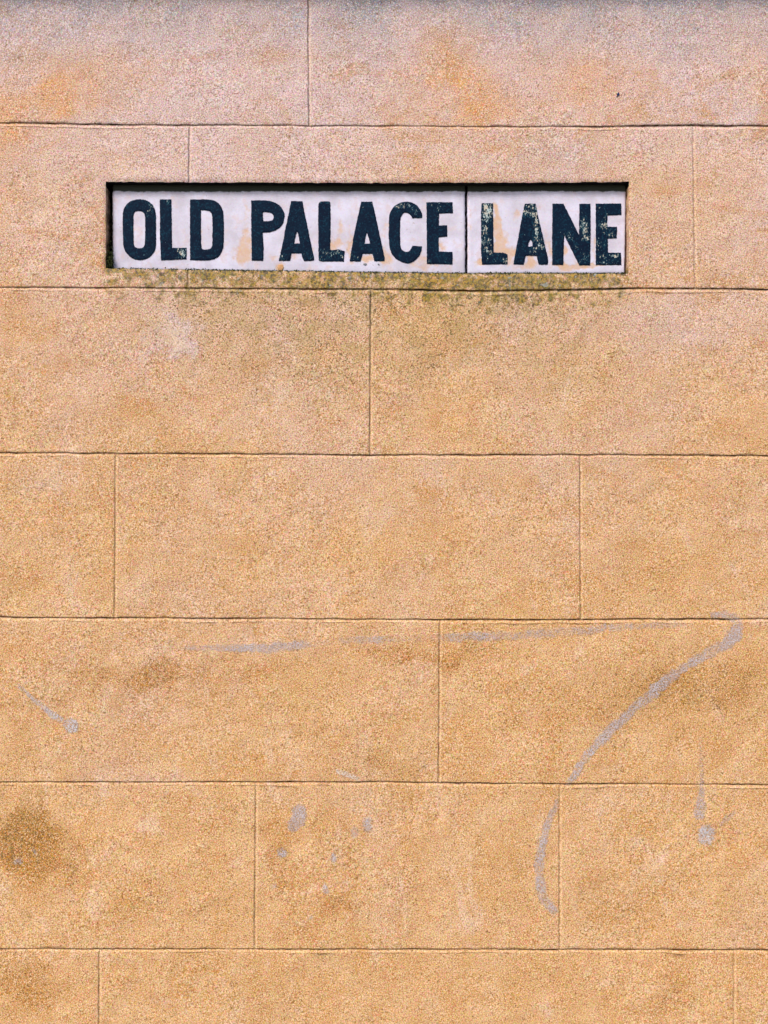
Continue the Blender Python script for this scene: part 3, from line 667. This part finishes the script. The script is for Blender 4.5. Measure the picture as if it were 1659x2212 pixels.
letter(R2, slab2, *cD, [[(1150,458),(1345,460),(1400,730),(1465,990),(1520,1240),(1575,1470,s),(1560,1556),(1405,1556),(1385,1490),(1365,1400),(1170,1395),(1155,1460),(1130,1560),(945,1550),(985,1330),(1040,1030),(1100,700)],
    [(1250,1103),(1286,1150),(1291,1226),(1209,1233),(1222,1160)]],
    wr(cD, [(1250,510,120,110,.8),(1150,620,40,60,.95),(1250,650,100,70,.5),(1350,760,70,140,.65),(1360,950,60,120,.75),(1410,1150,90,120,.8),(1440,1260,90,70,.6),(1270,1310,90,70,.65),(1060,1210,70,80,.4),(980,1540,60,40,.5),(1370,560,30,160,.8)]), 'letter A with a worn top, in LANE')
letter(R2, slab2, *cE, [[(200,430),(385,432),(520,700),(645,960),(650,700),(652,435),(838,432),(842,900),(835,1468),(650,1470),(520,1210),(400,970),(390,1100),(385,1300),(380,1462),(195,1465),(192,900)]],
    wr(cE, [(740,740,90,120,.65),(740,880,100,120,.65),(770,1020,90,90,.6),(460,960,60,70,.7),(520,1040,50,50,.65),(620,1160,60,40,.6),(740,1300,90,80,.6),(710,1420,110,40,.5),(340,900,40,50,.4),(440,600,60,60,.15)]), 'letter N')
letter(R2, slab2, *cE, [[(928,430),(1355,428),(1362,620),(1125,630),(1122,820),(1280,820),(1290,870),(1280,1015),(1130,1022),(1135,1258),(1355,1262),(1360,1465),(930,1465)]],
    wr(cE, [(1100,640,50,120,.6),(1000,800,80,90,.6),(1080,800,50,70,.6),(1180,950,110,80,.72),(980,1100,60,120,.55),(1060,1120,50,70,.55),(1260,1310,110,50,.95),(1040,1320,60,60,.65),(1150,1420,180,50,.6),(960,500,60,100,.4),(1320,450,60,30,.4),(980,1430,60,40,.5)]), 'letter E at the end of LANE')
def chipp(root, outline, mat, label):
    o = lump('chip', outline, -.0004, .0010, mat, None, PD, label)
    o.data.transform(__import__('mathutils').Matrix.Translation(-root.location)); o.parent = root
chipp(R1, [(601,571),(611,571),(614,578),(611,585),(602,586),(599,579)], M_CHIP, 'small orange chip under the letters')
chipp(R1, [(785,569),(791,568.4),(792.5,571),(788,573),(784.5,572)], M_CHIPG, 'small grey chip under the letters')
chipp(R1, [(815,569.5),(819,569),(820,571.5),(816,572)], M_CHIPG, 'tiny grey chip under the letters')

# ------------------------------------------------------------------ moss along the sill
mv, mf = [], []
def leaf(cx_, cy_, cz_, r):
    a = random.uniform(0, 6.28); t = random.uniform(.2, 1.3)
    d = Vector((math.cos(a) * math.cos(t), -abs(math.sin(t)) * .9 - .1, math.sin(a) * math.cos(t) + .35)).normalized()
    sde = d.cross(Vector((random.uniform(-1, 1), random.uniform(-1, 1), random.uniform(-1, 1)))).normalized() * r * .38
    b = Vector((cx_, cy_, cz_)); n = len(mv)
    mv.extend([tuple(b), tuple(b + d * r * .55 + sde), tuple(b + d * r), tuple(b + d * r * .55 - sde)]); mf.append([n, n + 1, n + 2, n + 3])
dens = lambda p_: .40 + 1.8 * max(0, float(fbm(np.array([p_ / 26.]), np.array([3.3]), 101, 3)[0]) - .38)
p_ = 231.0
while p_ < 1352:
    if random.random() < dens(p_):
        y_ = float(lin(OB, p_)); xx, zz_ = P(p_, y_ + random.uniform(-.8, 1.8))
        for k in range(random.randint(4, 10)): leaf(xx + random.gauss(0, .0014), random.uniform(.0005, .010), zz_ + random.gauss(0, .0008), random.uniform(.0016, .0038))
    p_ += random.uniform(.6, 2.2)
for i in range(170):
    y_ = 584 - abs(random.gauss(0, 26)); xx, zz_ = P(random.uniform(229, 241), y_)
    for k in range(6): leaf(xx + random.gauss(0, .001), random.uniform(.004, .024), zz_ + random.gauss(0, .0012), random.uniform(.0016, .0036))
mo = link('moss', mesh_np('moss', mv, mf, None, False), M_MOSS)
tag(mo, 'thin green moss growing along the sill under the white plates', 'moss', kind='stuff')

# ------------------------------------------------------------------ ground outside the picture
def sheet(name, x0, x1, y0, y1, z_, mat):
    return tag(link(name, mesh_np(name, [(x0, y0, z_), (x1, y0, z_), (x1, y1, z_), (x0, y1, z_)], [[0, 1, 2, 3]], None, False), mat), kind='structure')
sheet('ground', -400, 400, -400, 400, -.16, M_EARTH)
sheet('road', -60, 60, -8.6, -2.56, -.13, M_ROAD)
bm = bmesh.new(); box_bm(bm, -60, 60, -2.4, -.002, -.15, -.004)
tag(link('pavement', bm_mesh('pavement', bm), M_PAVE), kind='structure')
bm = bmesh.new(); box_bm(bm, -60, 60, -2.55, -2.404, -.2, -.002)
tag(link('kerb', bm_mesh('kerb', bm), M_KERB), kind='structure')
